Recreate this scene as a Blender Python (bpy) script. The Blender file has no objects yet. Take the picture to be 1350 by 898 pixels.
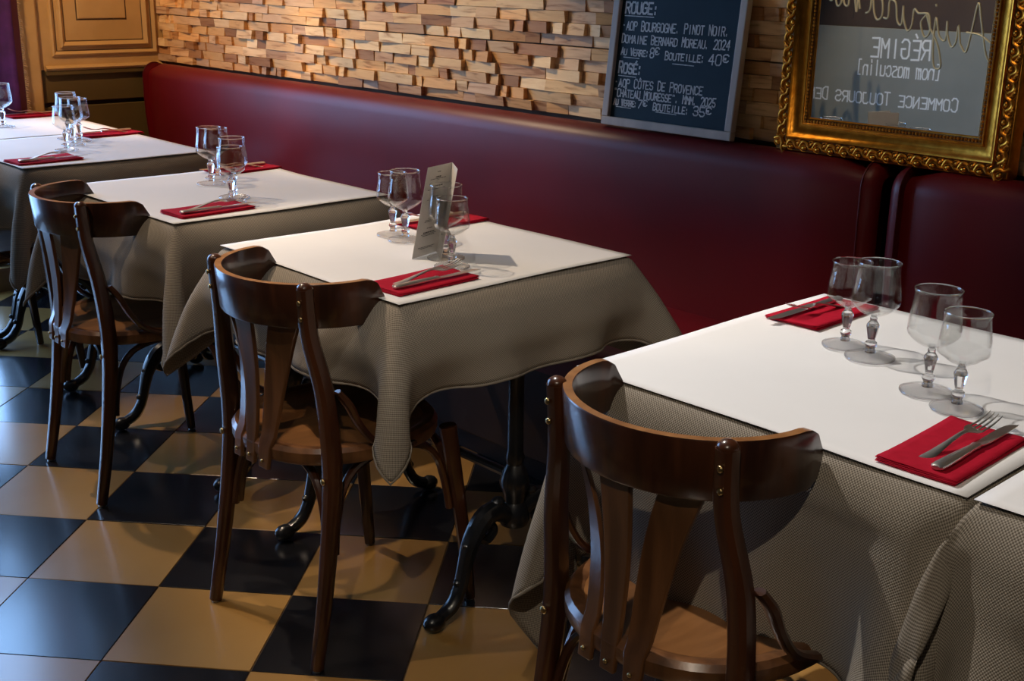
import bpy, math, random
import numpy as np
from mathutils import Vector, Matrix
random.seed(7); rng=np.random.RandomState(5)
C=bpy.context.scene; COL=C.collection
PI=math.pi
# ------------------------------------------------------------ camera
def setup_camera():
    cam=bpy.data.cameras.new('camera'); o=bpy.data.objects.new('camera',cam); COL.objects.link(o)
    f,pitch,roll,yaw=1589.13557,0.29907555,0.0175426,2.38234387
    fwd=Vector((math.cos(pitch)*math.cos(yaw),math.cos(pitch)*math.sin(yaw),-math.sin(pitch)))
    r=Vector((math.sin(yaw),-math.cos(yaw),0)); u=r.cross(fwd)
    r2=r*math.cos(roll)+u*math.sin(roll); u2=-r*math.sin(roll)+u*math.cos(roll)
    m=Matrix((( r2.x,u2.x,-fwd.x,0),(r2.y,u2.y,-fwd.y,0),(r2.z,u2.z,-fwd.z,1.37744),(0,0,0,1)))
    o.matrix_world=m
    cam.sensor_width=36; cam.sensor_fit='HORIZONTAL'; cam.lens=f*36/1350
    cam.clip_start=.02
    C.camera=o
setup_camera()
# ------------------------------------------------------------ world, light, exposure
w=bpy.data.worlds.new('world'); C.world=w; w.use_nodes=True
bg=w.node_tree.nodes['Background']; bg.inputs[0].default_value=(.30,.55,1,1); bg.inputs[1].default_value=6.5
C.view_settings.view_transform='Standard'; C.view_settings.look='None'; C.view_settings.gamma=1
C.view_settings.exposure=0.17
WARM=(1,.79,.58); MILD=(1,.93,.86)
# ceiling spotlights, some added only as unseen fill: (x, y, aim_x, aim_y, aim_z, watts, cone deg, colour)
SPOTS=[(-2.15,1.45,-.95,1.70,.75,135,42,MILD),
       (.05,-.35,-1.0,1.30,.55,62,40,(1,.86,.68)),
       (-.9,.5,-2.0,1.7,.80,34,34,MILD),
       (-1.25,1.45,-1.45,2.62,.99,15,22,(1,.72,.42)),  # added narrow warm fill, only there to brighten the gilt frame
       (-3.1,1.2,-2.1,1.72,.75,105,40,WARM),
       (-4.0,1.2,-3.05,1.75,.75,88,40,WARM),
       (-4.95,1.2,-4.3,1.8,.75,75,44,WARM),
       (-4.15,1.55,-3.4,2.7,1.12,130,48,(1,.76,.48)),
       (-4.2,1.2,-4.75,2.6,1.2,130,56,(1,.62,.30)),
       (-2.6,.1,-2.5,.9,0,45,55,WARM),
       (-3.6,-.4,-3.7,-1.85,.8,95,50,WARM)]  # added warm fill on the front wall, brightens the reflected sign board
ZC=2.75
# ------------------------------------------------------------ helpers
def link(o,parent=None):
    COL.objects.link(o)
    if parent is not None: o.parent=parent
    return o
def mesh(name,verts,faces,mat=None,parent=None,smooth=False,loc=None,uv=None):
    me=bpy.data.meshes.new(name); me.from_pydata([tuple(v) for v in verts],[],[tuple(f) for f in faces]); me.update()
    if mat: me.materials.append(mat)
    if smooth: me.polygons.foreach_set('use_smooth',[True]*len(me.polygons))
    if uv is not None:
        l=me.uv_layers.new(name='UVMap'); idx=np.empty(len(me.loops),int); me.loops.foreach_get('vertex_index',idx)
        l.data.foreach_set('uv',np.asarray(uv)[idx].ravel())
    o=bpy.data.objects.new(name,me); link(o,parent)
    if loc: o.location=loc
    return o
def shade(o,deg=35):
    me=o.data; me.polygons.foreach_set('use_smooth',[True]*len(me.polygons))
    try: me.set_sharp_from_angle(angle=math.radians(deg))
    except Exception: pass
    return o
def bevel(o,wd=.002,seg=2):
    m=o.modifiers.new('bevel','BEVEL'); m.width=wd; m.segments=seg; m.limit_method='ANGLE'; return o
class MB:
    def __init__(s): s.v=[]; s.f=[]
    def add(s,v,f):
        n=len(s.v); s.v+= [tuple(a) for a in v]; s.f+=[tuple(i+n for i in q) for q in f]; return s
    def box(s,x0,x1,y0,y1,z0,z1):
        v=[(x,y,z) for z in (z0,z1) for y in (y0,y1) for x in (x0,x1)]
        return s.add(v,[(0,2,3,1),(4,5,7,6),(0,1,5,4),(1,3,7,5),(3,2,6,7),(2,0,4,6)])
    def sweep(s,path,ra,rb=None,n=10,up=(0,0,1),cap=True,closed=False,sq=0):
        """tube along path; ra radius sideways, rb radius along the other axis"""
        P=[Vector(p) for p in path]; m=len(P)
        if not hasattr(ra,'__len__'): ra=[ra]*m
        if rb is None: rb=ra
        if not hasattr(rb,'__len__'): rb=[rb]*m
        up=Vector(up); V=[];F=[]
        for i,p in enumerate(P):
            if closed: t=(P[(i+1)%m]-P[i-1])
            else: t=(P[min(i+1,m-1)]-P[max(i-1,0)])
            t.normalize(); a=t.cross(up)
            if a.length<1e-4: a=t.cross(Vector((1,0,.01)))
            a.normalize(); b=a.cross(t)
            for k in range(n):
                c=math.cos(2*PI*k/n); d=math.sin(2*PI*k/n)
                if sq:
                    q=(abs(c)**sq+abs(d)**sq)**(-1/sq); c*=q; d*=q
                V.append(p+a*(ra[i]*c)+b*(rb[i]*d))
        for i in range(m if closed else m-1):
            j=(i+1)%m
            for k in range(n): l=(k+1)%n; F.append((i*n+k,j*n+k,j*n+l,i*n+l))
        if cap and not closed: F.append(tuple(range(n))); F.append(tuple((m-1)*n+k for k in reversed(range(n))))
        return s.add(V,F)
    def lathe(s,prof,n=32,c=(0,0,0),facet=None,closed=False):
        V=[];F=[];m=len(prof)
        for i,(r,z) in enumerate(prof):
            for k in range(n):
                a=2*PI*k/n
                V.append((c[0]+r*math.cos(a),c[1]+r*math.sin(a),c[2]+z))
        for i in range(m if closed else m-1):
            j=(i+1)%m
            for k in range(n): l=(k+1)%n; F.append((i*n+k,i*n+l,j*n+l,j*n+k))
        if not closed:
            if prof[0][0]>1e-5: F.append(tuple(reversed(range(n))))
            if prof[-1][0]>1e-5: F.append(tuple((m-1)*n+k for k in range(n)))
        return s.add(V,F)
    def ell(s,c,rx,ry,rz,n=10,m=6,rot=0):
        V=[];F=[]
        for i in range(m+1):
            t=PI*i/m-PI/2
            for k in range(n):
                a=2*PI*k/n; x=rx*math.cos(t)*math.cos(a); y=ry*math.cos(t)*math.sin(a)
                V.append((c[0]+x*math.cos(rot)-y*math.sin(rot),c[1]+x*math.sin(rot)+y*math.cos(rot),c[2]+rz*math.sin(t)))
        for i in range(m):
            for k in range(n): l=(k+1)%n; F.append((i*n+k,i*n+l,(i+1)*n+l,(i+1)*n+k))
        return s.add(V,F)
    def build(s,name,mat,parent=None,smooth=True,deg=35,loc=None):
        o=mesh(name,s.v,s.f,mat,parent,False,loc)
        if smooth: shade(o,deg)
        return o
def spline(pts,k=6):
    P=[Vector(p) for p in pts]; out=[]
    for i in range(len(P)-1):
        p0=P[max(i-1,0)];p1=P[i];p2=P[i+1];p3=P[min(i+2,len(P)-1)]
        for j in range(k):
            t=j/k; out.append(.5*((2*p1)+(p2-p0)*t+(2*p0-5*p1+4*p2-p3)*t*t+(3*p1-p0-3*p2+p3)*t**3))
    out.append(P[-1]); return out
def lerpl(vals,m):
    x=np.linspace(0,len(vals)-1,m); return list(np.interp(x,range(len(vals)),vals))
def empty(name,loc=(0,0,0),rz=0):
    o=bpy.data.objects.new(name,None); link(o); o.location=loc; o.rotation_euler=(0,0,rz); o.empty_display_size=.1; return o
def tag(o,label=None,cat=None,group=None,kind=None):
    if label: o['label']=label
    if cat: o['category']=cat
    if group: o['group']=group
    if kind: o['kind']=kind
    return o
def copy_tree(o,parent=None):
    c=o.copy(); COL.objects.link(c)
    if parent is not None: c.parent=parent
    for ch in list(o.children): copy_tree(ch,c)
    for k in ('label','group'):
        if parent is None and k in c: del c[k]
    return c
# ------------------------------------------------------------ materials
def mat(name,col=(.5,.5,.5),rough=.5,metal=0,spec=.5,coat=0,**kw):
    m=bpy.data.materials.new(name); m.use_nodes=True; b=m.node_tree.nodes['Principled BSDF']
    b.inputs['Base Color'].default_value=(*col,1); b.inputs['Roughness'].default_value=rough; b.inputs['Metallic'].default_value=metal
    b.inputs['Specular IOR Level'].default_value=spec; b.inputs['Coat Weight'].default_value=coat; b.inputs['Coat Roughness'].default_value=.12
    return m
def nt(m): return m.node_tree.nodes,m.node_tree.links,m.node_tree.nodes['Principled BSDF']
def ramp(N,stops):
    r=N.new('ShaderNodeValToRGB'); e=r.color_ramp.elements
    e[0].position=stops[0][0]; e[0].color=(*stops[0][1],1); e[1].position=stops[-1][0]; e[1].color=(*stops[-1][1],1)
    for p,c in stops[1:-1]: q=e.new(p); q.color=(*c,1)
    return r
def noise_mat(name,c0,c1,scale=8,stretch=(1,1,1),rough=.5,bump=.0,coat=0,spec=.5,metal=0,detail=5,bscale=None,p0=.35,p1=.65,dist=0,bdist=.002):
    m=mat(name,c0,rough,metal,spec,coat); N,L,b=nt(m)
    t=N.new('ShaderNodeTexCoord'); mp=N.new('ShaderNodeMapping'); mp.inputs['Scale'].default_value=stretch
    n=N.new('ShaderNodeTexNoise'); n.inputs['Scale'].default_value=scale; n.inputs['Detail'].default_value=detail; n.inputs['Distortion'].default_value=dist
    r=ramp(N,[(p0,c0),(p1,c1)])
    L.new(t.outputs['Object'],mp.inputs[0]); L.new(mp.outputs[0],n.inputs['Vector']); L.new(n.outputs['Fac'],r.inputs[0]); L.new(r.outputs[0],b.inputs['Base Color'])
    if bump:
        bp=N.new('ShaderNodeBump'); bp.inputs['Strength'].default_value=bump; bp.inputs['Distance'].default_value=bdist
        n2=N.new('ShaderNodeTexNoise'); n2.inputs['Scale'].default_value=bscale or scale*2; n2.inputs['Detail'].default_value=4
        L.new(mp.outputs[0] if not bscale else t.outputs['Object'],n2.inputs['Vector']); L.new(n2.outputs['Fac'],bp.inputs['Height']); L.new(bp.outputs[0],b.inputs['Normal'])
    return m
M={}
M['floor_tan']=noise_mat('tan_tile',(.42,.22,.055),(.50,.28,.085),2.2,rough=.30,bump=.25,bscale=6,spec=.8)
M['floor_black']=noise_mat('black_tile',(.006,.006,.008),(.012,.012,.014),4,rough=.24,bump=.25,bscale=5,spec=.85)
for _k in ('floor_tan','floor_black'):
    _b=M[_k].node_tree.nodes['Principled BSDF']; _b.inputs['Coat Weight'].default_value=.9; _b.inputs['Coat Roughness'].default_value=.17; _b.inputs['Coat IOR'].default_value=1.55
M['grout']=noise_mat('grout',(.10,.06,.03),(.16,.10,.05),30,rough=.8)
M['leather']=noise_mat('burgundy_leatherette',(.115,.0016,.004),(.145,.002,.0055),3,rough=.42,bump=.12,bscale=700,spec=.5,bdist=.0006)
M['seam']=mat('seam_piping',(.09,.002,.006),.4)
M['plinth']=mat('dark_plinth',(.02,.008,.006),.6)
M['chair']=noise_mat('dark_varnished_wood',(.028,.009,.004),(.078,.024,.009),26,(1,1,.12),rough=.28,bump=.15,coat=.5)
M['slat']=noise_mat('brown_varnished_wood',(.085,.034,.013),(.19,.08,.03),30,(1,1,.08),rough=.3,bump=.2,coat=.4)
M['seat']=noise_mat('seat_plywood',(.15,.060,.018),(.30,.13,.042),16,(1,.18,1),rough=.3,bump=.2,coat=.4,dist=1.2)
M['ply_edge']=noise_mat('worn_plywood_edge',(.22,.085,.022),(.36,.16,.05),30,rough=.35,coat=.4)
M['brass']=mat('aged_brass',(.45,.33,.15),.35,1)
M['iron']=noise_mat('black_enamelled_iron',(.006,.007,.009),(.012,.013,.016),20,rough=.3,bump=.25,coat=.3)
M['paper']=noise_mat('white_paper',(.80,.795,.79),(.84,.835,.83),3,rough=.75,bump=.08,bscale=5,spec=.2)
M['napkin']=noise_mat('red_paper_napkin',(.38,.004,.020),(.44,.006,.026),60,rough=.85,bump=.25,bscale=400,spec=.15,bdist=.0005)
M['steel']=mat('stainless_steel',(.80,.78,.74),.33,1)
M['menu']=noise_mat('cream_card',(.66,.62,.56),(.71,.67,.61),20,rough=.7,spec=.2)
M['ink']=mat('black_ink',(.03,.03,.03),.7)
M['chalk']=noise_mat('white_chalk',(.42,.44,.44),(.70,.72,.71),90,rough=.9,spec=.1)
M['slate']=noise_mat('blue_black_slate',(.006,.022,.034),(.012,.034,.050),6,rough=.6,spec=.2)
M['greywood']=noise_mat('grey_beige_frame_wood',(.42,.36,.31),(.54,.47,.40),14,(1,1,.2),rough=.6,bump=.2)
M['gold']=noise_mat('gold_leaf',(.60,.23,.022),(.80,.36,.045),40,rough=.33,metal=1,bump=.3)
M['gold_dark']=noise_mat('antiqued_gold_ground',(.10,.04,.008),(.20,.085,.015),60,rough=.5,metal=.8)
M['cream']=noise_mat('cream_panel_paint',(.44,.27,.10),(.52,.33,.135),5,rough=.5,bump=.1,spec=.4)
M['groove']=mat('brown_groove_paint',(.10,.055,.02),.7)
M['olive']=noise_mat('olive_brown_paint',(.085,.058,.018),(.105,.072,.024),6,rough=.5,spec=.4)
M['curtain']=noise_mat('purple_cloth',(.05,.006,.075),(.075,.01,.11),20,rough=.8)
M['border']=mat('dark_red_braid',(.055,.003,.008),.8)
M['fringe']=noise_mat('beige_fringe',(.35,.22,.10),(.5,.34,.17),90,rough=.9)
M['ceil']=mat('ceiling_paint',(.30,.24,.19),.8)
M['wallp']=noise_mat('brown_wall_paint',(.060,.035,.022),(.075,.045,.028),4,rough=.7)
M['greyboard']=noise_mat('grey_green_board',(.24,.24,.19),(.28,.275,.22),3,rough=.5)
M['ledwhite']=mat('white_marker',(.85,.88,.88),.6)
M['scriptgold']=mat('brass_script',(.62,.50,.28),.35,.6)
M['blackmetal']=mat('black_lamp_metal',(.01,.01,.01),.4)
M['winframe']=mat('grey_window_frame',(.2,.2,.2),.5)
# wood blocks
def wood_block_mat():
    m=mat('split_teak_blocks',(.5,.3,.15),.62,spec=.25); N,L,b=nt(m)
    a=N.new('ShaderNodeAttribute'); a.attribute_name='tint'
    t=N.new('ShaderNodeTexCoord'); mp=N.new('ShaderNodeMapping'); mp.inputs['Scale'].default_value=(3.5,1,30)
    off=N.new('ShaderNodeVectorMath'); off.operation='MULTIPLY_ADD'; off.inputs[1].default_value=(7,7,7)
    L.new(a.outputs['Color'],off.inputs[0]); L.new(t.outputs['Object'],off.inputs[2]); L.new(off.outputs[0],mp.inputs[0])
    n=N.new('ShaderNodeTexNoise'); n.inputs['Scale'].default_value=2.0; n.inputs['Detail'].default_value=4; n.inputs['Distortion'].default_value=.8
    L.new(mp.outputs[0],n.inputs['Vector'])
    r=ramp(N,[(.30,(.52,.36,.24)),(.45,(.88,.76,.60)),(.7,(1,.92,.76))]); L.new(n.outputs['Fac'],r.inputs[0])
    mx=N.new('ShaderNodeMix'); mx.data_type='RGBA'; mx.blend_type='MULTIPLY'; mx.inputs[0].default_value=1
    L.new(a.outputs['Color'],mx.inputs[6]); L.new(r.outputs[0],mx.inputs[7]); L.new(mx.outputs[2],b.inputs['Base Color'])
    bp=N.new('ShaderNodeBump'); bp.inputs['Strength'].default_value=.35; bp.inputs['Distance'].default_value=.002; L.new(n.outputs['Fac'],bp.inputs['Height']); L.new(bp.outputs[0],b.inputs['Normal'])
    return m
M['block']=wood_block_mat()
def cloth_mat():
    m=mat('basket_weave_cloth',(.2,.18,.14),.85,spec=.15); N,L,b=nt(m)
    uv=N.new('ShaderNodeTexCoord'); sp=N.new('ShaderNodeSeparateXYZ'); L.new(uv.outputs['UV'],sp.inputs[0])
    def sn(i):
        mu=N.new('ShaderNodeMath'); mu.operation='MULTIPLY'; mu.inputs[1].default_value=2*PI/.0046; L.new(sp.outputs[i],mu.inputs[0])
        s=N.new('ShaderNodeMath'); s.operation='SINE'; L.new(mu.outputs[0],s.inputs[0]); return s
    a,c=sn(0),sn(1); p=N.new('ShaderNodeMath'); p.operation='MULTIPLY'; L.new(a.outputs[0],p.inputs[0]); L.new(c.outputs[0],p.inputs[1])
    q=N.new('ShaderNodeMath'); q.operation='MULTIPLY_ADD'; q.inputs[1].default_value=.5; q.inputs[2].default_value=.5; L.new(p.outputs[0],q.inputs[0])
    r=ramp(N,[(.2,(.125,.104,.080)),(.75,(.385,.338,.275))]); L.new(q.outputs[0],r.inputs[0]); L.new(r.outputs[0],b.inputs['Base Color'])
    bp=N.new('ShaderNodeBump'); bp.inputs['Strength'].default_value=.5; bp.inputs['Distance'].default_value=.0012; L.new(q.outputs[0],bp.inputs['Height']); L.new(bp.outputs[0],b.inputs['Normal'])
    return m
M['cloth']=cloth_mat()
def thin_glass(name,ior=1.5,boost=1.0,tint=(1,1,1)):
    m=bpy.data.materials.new(name); m.use_nodes=True; N=m.node_tree.nodes; L=m.node_tree.links; N.clear()
    o=N.new('ShaderNodeOutputMaterial'); mx=N.new('ShaderNodeMixShader'); t=N.new('ShaderNodeBsdfTransparent'); t.inputs[0].default_value=(*tint,1)
    g=N.new('ShaderNodeBsdfGlossy'); g.inputs['Roughness'].default_value=.03; g.inputs[0].default_value=(1,1,1,1)
    lw=N.new('ShaderNodeLayerWeight'); lw.inputs['Blend'].default_value=.5
    pw=N.new('ShaderNodeMath'); pw.operation='POWER'; pw.inputs[1].default_value=4.0; L.new(lw.outputs['Facing'],pw.inputs[0])
    mu=N.new('ShaderNodeMath'); mu.operation='MULTIPLY_ADD'; mu.use_clamp=True; mu.inputs[1].default_value=.85*boost; mu.inputs[2].default_value=.045; L.new(pw.outputs[0],mu.inputs[0])
    L.new(mu.outputs[0],mx.inputs[0]); L.new(t.outputs[0],mx.inputs[1]); L.new(g.outputs[0],mx.inputs[2]); L.new(mx.outputs[0],o.inputs[0]); return m
def solid_glass(name,share):
    m=bpy.data.materials.new(name); m.use_nodes=True; N=m.node_tree.nodes; L=m.node_tree.links; N.clear()
    o=N.new('ShaderNodeOutputMaterial'); mx=N.new('ShaderNodeMixShader'); mx.inputs[0].default_value=share
    t=N.new('ShaderNodeBsdfTransparent'); g=N.new('ShaderNodeBsdfGlass'); g.inputs['IOR'].default_value=1.5; g.inputs['Roughness'].default_value=0
    L.new(t.outputs[0],mx.inputs[1]); L.new(g.outputs[0],mx.inputs[2]); L.new(mx.outputs[0],o.inputs[0]); return m
M['bowl']=thin_glass('clear_bowl_glass',1.5,1.0,(.97,.975,.975)); M['stem']=solid_glass('clear_stem_glass',.9); M['foot']=solid_glass('clear_foot_glass',.38); M['rim']=solid_glass('clear_rim_glass',.95)
M['pane']=thin_glass('window_pane',1.5,1)
M['mirror']=mat('mirror_silver',(.82,.86,.85),.01,1)
def emit(name,col,s):
    m=bpy.data.materials.new(name); m.use_nodes=True; N,L,b=nt(m); b.inputs['Emission Color'].default_value=(*col,1); b.inputs['Emission Strength'].default_value=s; b.inputs['Base Color'].default_value=(*col,1); return m
M['bulb']=emit('lit_lamp_lens',(1,.85,.65),12)

XL=-5.2; YW=2.70; YF=-1.85; XR=2.2
# ------------------------------------------------------------ room shell
def structure(o): o['kind']='structure'; return o
def room():
    # floor: bed + tiles
    s=.315; ang=math.radians(41.17446); ox,oy=-2.59873,.92213
    fl=structure(MB().box(XL-.3,XR+.1,YF-.1,YW+.2,-.06,-.003).build('floor',M['grout'],smooth=False))
    ca,sa=math.cos(ang),math.sin(ang)
    # lattice axes: a (tile x) and b in the wall frame
    A=Vector((ca,sa)); B=Vector((-sa,ca))
    tm={}
    def tile_mesh(col):
        g=.0015; h=s/2-g; b=.0006
        v=[(-h,-h,-.006),(h,-h,-.006),(h,h,-.006),(-h,h,-.006),(-h,-h,-b),(h,-h,-b),(h,h,-b),(-h,h,-b),(-h+b,-h+b,0),(h-b,-h+b,0),(h-b,h-b,0),(-h+b,h-b,0)]
        f=[(0,1,5,4),(1,2,6,5),(2,3,7,6),(3,0,4,7),(4,5,9,8),(5,6,10,9),(6,7,11,10),(7,4,8,11),(8,9,10,11)]
        me=bpy.data.meshes.new('tile'); me.from_pydata(v,[],f); me.materials.append(col); return me,v,f
    black=tile_mesh(M['floor_black']); tan=tile_mesh(M['floor_tan'])
    cells=[]
    for i in range(-40,40):
        for j in range(-40,40):
            c=Vector((ox,oy))+A*((i+.5)*s)+B*((j+.5)*s)
            if XL-.1<c.x<XR and YF<c.y<YW+.05: cells.append((i,j,c))
    def vis(c):
        d=Vector((c.x,c.y)); an=math.degrees(math.atan2(c.y,c.x)); 
        return 0 if (108<an<168 and c.length>1.2) else 1
    cells.sort(key=lambda q:(vis(q[2]),q[2].length))
    rest={0:MB(),1:MB()}
    for k,(i,j,c) in enumerate(cells):
        isb=(i+j)%2!=0
        z=random.uniform(-.0006,.0003)
        if k<290:
            o=bpy.data.objects.new('tile',(black if isb else tan)[0]); link(o,fl); o.location=(c.x,c.y,z); o.rotation_euler=(random.uniform(-.002,.002),random.uniform(-.002,.002),ang)
        else:
            v,f=black[1],black[2]
            rest[isb].add([(c.x+x*ca-y*sa,c.y+x*sa+y*ca,zz) for x,y,zz in v],f)
    for b_,nm in ((1,'floor_black'),(0,'floor_tan')):
        if rest[b_].v:
            o=rest[b_].build('tile_field',M[nm],fl,smooth=False); o['kind']='stuff'
    # walls
    wb=structure(MB().box(XL-.2,XR+.1,YW+.012,YW+.15,-.05,ZC+.1).build('wall_back',M['groove'],smooth=False))
    structure(MB().box(XL-.2,XR+.1,YF-.12,YF,-.05,ZC+.1).build('wall_front',M['wallp'],smooth=False))
    structure(MB().box(XR,XR+.1,YF,YW+.1,-.05,ZC+.1).build('wall_right',M['wallp'],smooth=False))
    structure(MB().box(XL-.2,XR+.1,YF-.1,YW+.15,ZC+.05,ZC+.15).build('ceiling',M['ceil'],smooth=False))
    # left wall with a window opening (y WY0..WY1)
    WY0,WY1,WZ0,WZ1=-.05,1.93,.10,2.30
    wl=structure(MB().box(XL-.15,XL,WY1,YW+.1,.93,ZC+.1).box(XL-.15,XL,YF-.1,WY0,-.05,ZC+.1).box(XL-.15,XL,WY0,WY1,-.05,WZ0).box(XL-.15,XL,WY0,WY1,WZ1,ZC+.1).build('wall_left',M['cream'],smooth=False))
    # lower olive dado in two boards with a dark gap between them
    def part(name,mb,m,par,bw=0): 
        o=mb.build(name,m,par,smooth=False)
        if bw: bevel(o,bw,2)
        return o
    part('dado_panel',MB().box(XL-.14,XL-.004,WY1,YW+.1,.79,.925),M['olive'],wl,.003)
    part('dado_panel',MB().box(XL-.14,XL-.004,WY1,YW+.1,-.02,.772),M['olive'],wl,.003)
    part('dado_gap',MB().box(XL-.15,XL-.03,WY1,YW+.1,-.02,.93),M['blackmetal'],wl)
    prof=MB().sweep([(XL+.004,2.155,.936),(XL+.004,YW+.05,.936)],.016,.012,8)
    o=prof.build('dado_rail',M['cream'],wl); 
    part('dado_rail',MB().box(XL-.01,XL+.012,2.155,YW+.05,.905,.928),M['olive'],wl,.004)
    # panel mouldings: nested frames
    def frame(y0,y1,z0,z1,wd,dp,m,name='panel_moulding'):
        mb=MB(); P=[(y0,z0),(y1,z0),(y1,z1),(y0,z1)]
        prof=[(0,0),(.15,dp*.75),(.4,dp),(.7,dp*.55),(1,.0)]
        V=[];F=[]
        for (yy,zz),(sy,sz) in zip(P,[(1,1),(-1,1),(-1,-1),(1,-1)]):
            for t,d in prof: V.append((XL+d,yy+sy*t*wd,zz+sz*t*wd))
        n=len(prof)
        for k in range(4):
            l=(k+1)%4
            for i in range(n-1): F.append((k*n+i,l*n+i,l*n+i+1,k*n+i+1))
        mb.add(V,F); return mb.build(name,m,wl,deg=20)
    frame(2.190,2.680,.985,2.3,.022,.012,M['cream'])
    frame(2.2105,2.66,1.004,2.28,.006,.0015,M['groove'])
    frame(2.228,2.640,1.020,2.26,.026,.016,M['cream'])
    frame(2.253,2.616,1.046,2.235,.005,.0015,M['groove'])
    part('raised_panel',MB().box(XL-.01,XL+.006,2.317,2.537,1.14,2.15),M['cream'],wl,.004)
    frame(2.311,2.543,1.134,2.156,.006,.0012,M['groove'])
    # casing beside the curtain
    cs=MB().box(XL-.02,XL+.03,2.05,2.13,0,2.5).build('door_casing',M['cream'],wl,smooth=False); bevel(cs,.012,3)
    # window frame and panes
    fr=MB()
    for y in (WY0,.75,WY1-.05): fr.box(XL-.11,XL-.05,y,y+.05,WZ0,WZ1)
    for z in (WZ0,WZ1-.05): fr.box(XL-.11,XL-.05,WY0,WY1,z,z+.05)
    wf=structure(fr.build('window_1',M['winframe'],smooth=False))
    MB().box(XL-.083,XL-.079,WY0,WY1,WZ0,WZ1).build('pane',M['pane'],wf,smooth=False)
    # daylight enters here: portal
    pl=bpy.data.lights.new('window_portal','AREA'); pl.shape='RECTANGLE'; pl.size=WY1-WY0; pl.size_y=WZ1-WZ0; pl.cycles.is_portal=True
    po=bpy.data.objects.new('window_portal',pl); link(po); po.location=(XL-.2,(WY0+WY1)/2,(WZ0+WZ1)/2); po.rotation_euler=(PI/2,0,-PI/2)
    return wb
wall_back=room()
# ------------------------------------------------------------ split wood cladding
def cladding(wb):
    pal=[(.80,.50,.24),(.86,.60,.33),(.72,.42,.19),(.90,.68,.42),(.62,.40,.24),(.45,.25,.13),(.78,.56,.36),(.60,.44,.32),(.84,.54,.26),(.40,.22,.11),(.92,.72,.47)]
    r=random.Random(11); items=[]
    rh=.0345; z=1.156-6*rh; row=0
    while z<2.0:
        x=XL-.05+r.uniform(0,.1); gap=.0035 if row%6==0 else .0006
        while x<1.9:
            L=r.choice([.06,.08,.1,.12,.14,.17,.2])*r.uniform(.85,1.15)
            d=[r.uniform(.003,.022) for _ in range(2)]
            if r.random()<.45: d[0]=r.uniform(.003,.01); d[1]=r.uniform(.016,.026)
            c=pal[r.choice([0,1,2,3,4,6,7,8,10,0,1,3,5,6,8,10,9])]; k=r.uniform(.82,1.12); c=tuple(min(1,q*k) for q in c)
            t=r.uniform(-.003,.003)
            x0,x1=x+.0004,x+L-.0004; zz0=z+gap; zz1=z+rh-.0006
            v=[(x0,YW+.02,zz0),(x1,YW+.02,zz0),(x1,YW+.02,zz1),(x0,YW+.02,zz1),(x0,YW-d[0]+t,zz0),(x1,YW-d[1]+t,zz0),(x1,YW-d[1]-t,zz1),(x0,YW-d[0]-t,zz1)]
            dist=math.hypot(x,YW); inview=(-5.2<x<-.95 and .93<z<1.40)
            hid=(-2.40<x<-1.97 or -1.78<x<-1.2)
            items.append(((0 if inview and not hid else 1),dist,v,c)); x+=L
        z+=rh; row+=1
    items.sort(key=lambda q:(q[0],q[1]))
    F=[(4,5,6,7),(0,4,7,3),(1,2,6,5),(3,7,6,2),(0,1,5,4)]
    rest=MB(); rc=[]
    def tint(o,cols):
        a=o.data.attributes.new('tint','FLOAT_COLOR','FACE'); a.data.foreach_set('color',np.array([(*c,1) for c in cols],dtype=np.float32).ravel())
    for k,(_,_,v,c) in enumerate(items):
        if k<300: tint(mesh('wood_block',v,F,M['block'],wb),[c]*5)
        else: rest.add(v,F); rc+=[c]*5
    o=mesh('wood_block_field',rest.v,rest.f,M['block'],wb); tint(o,rc); o['kind']='stuff'
cladding(wall_back)
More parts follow.
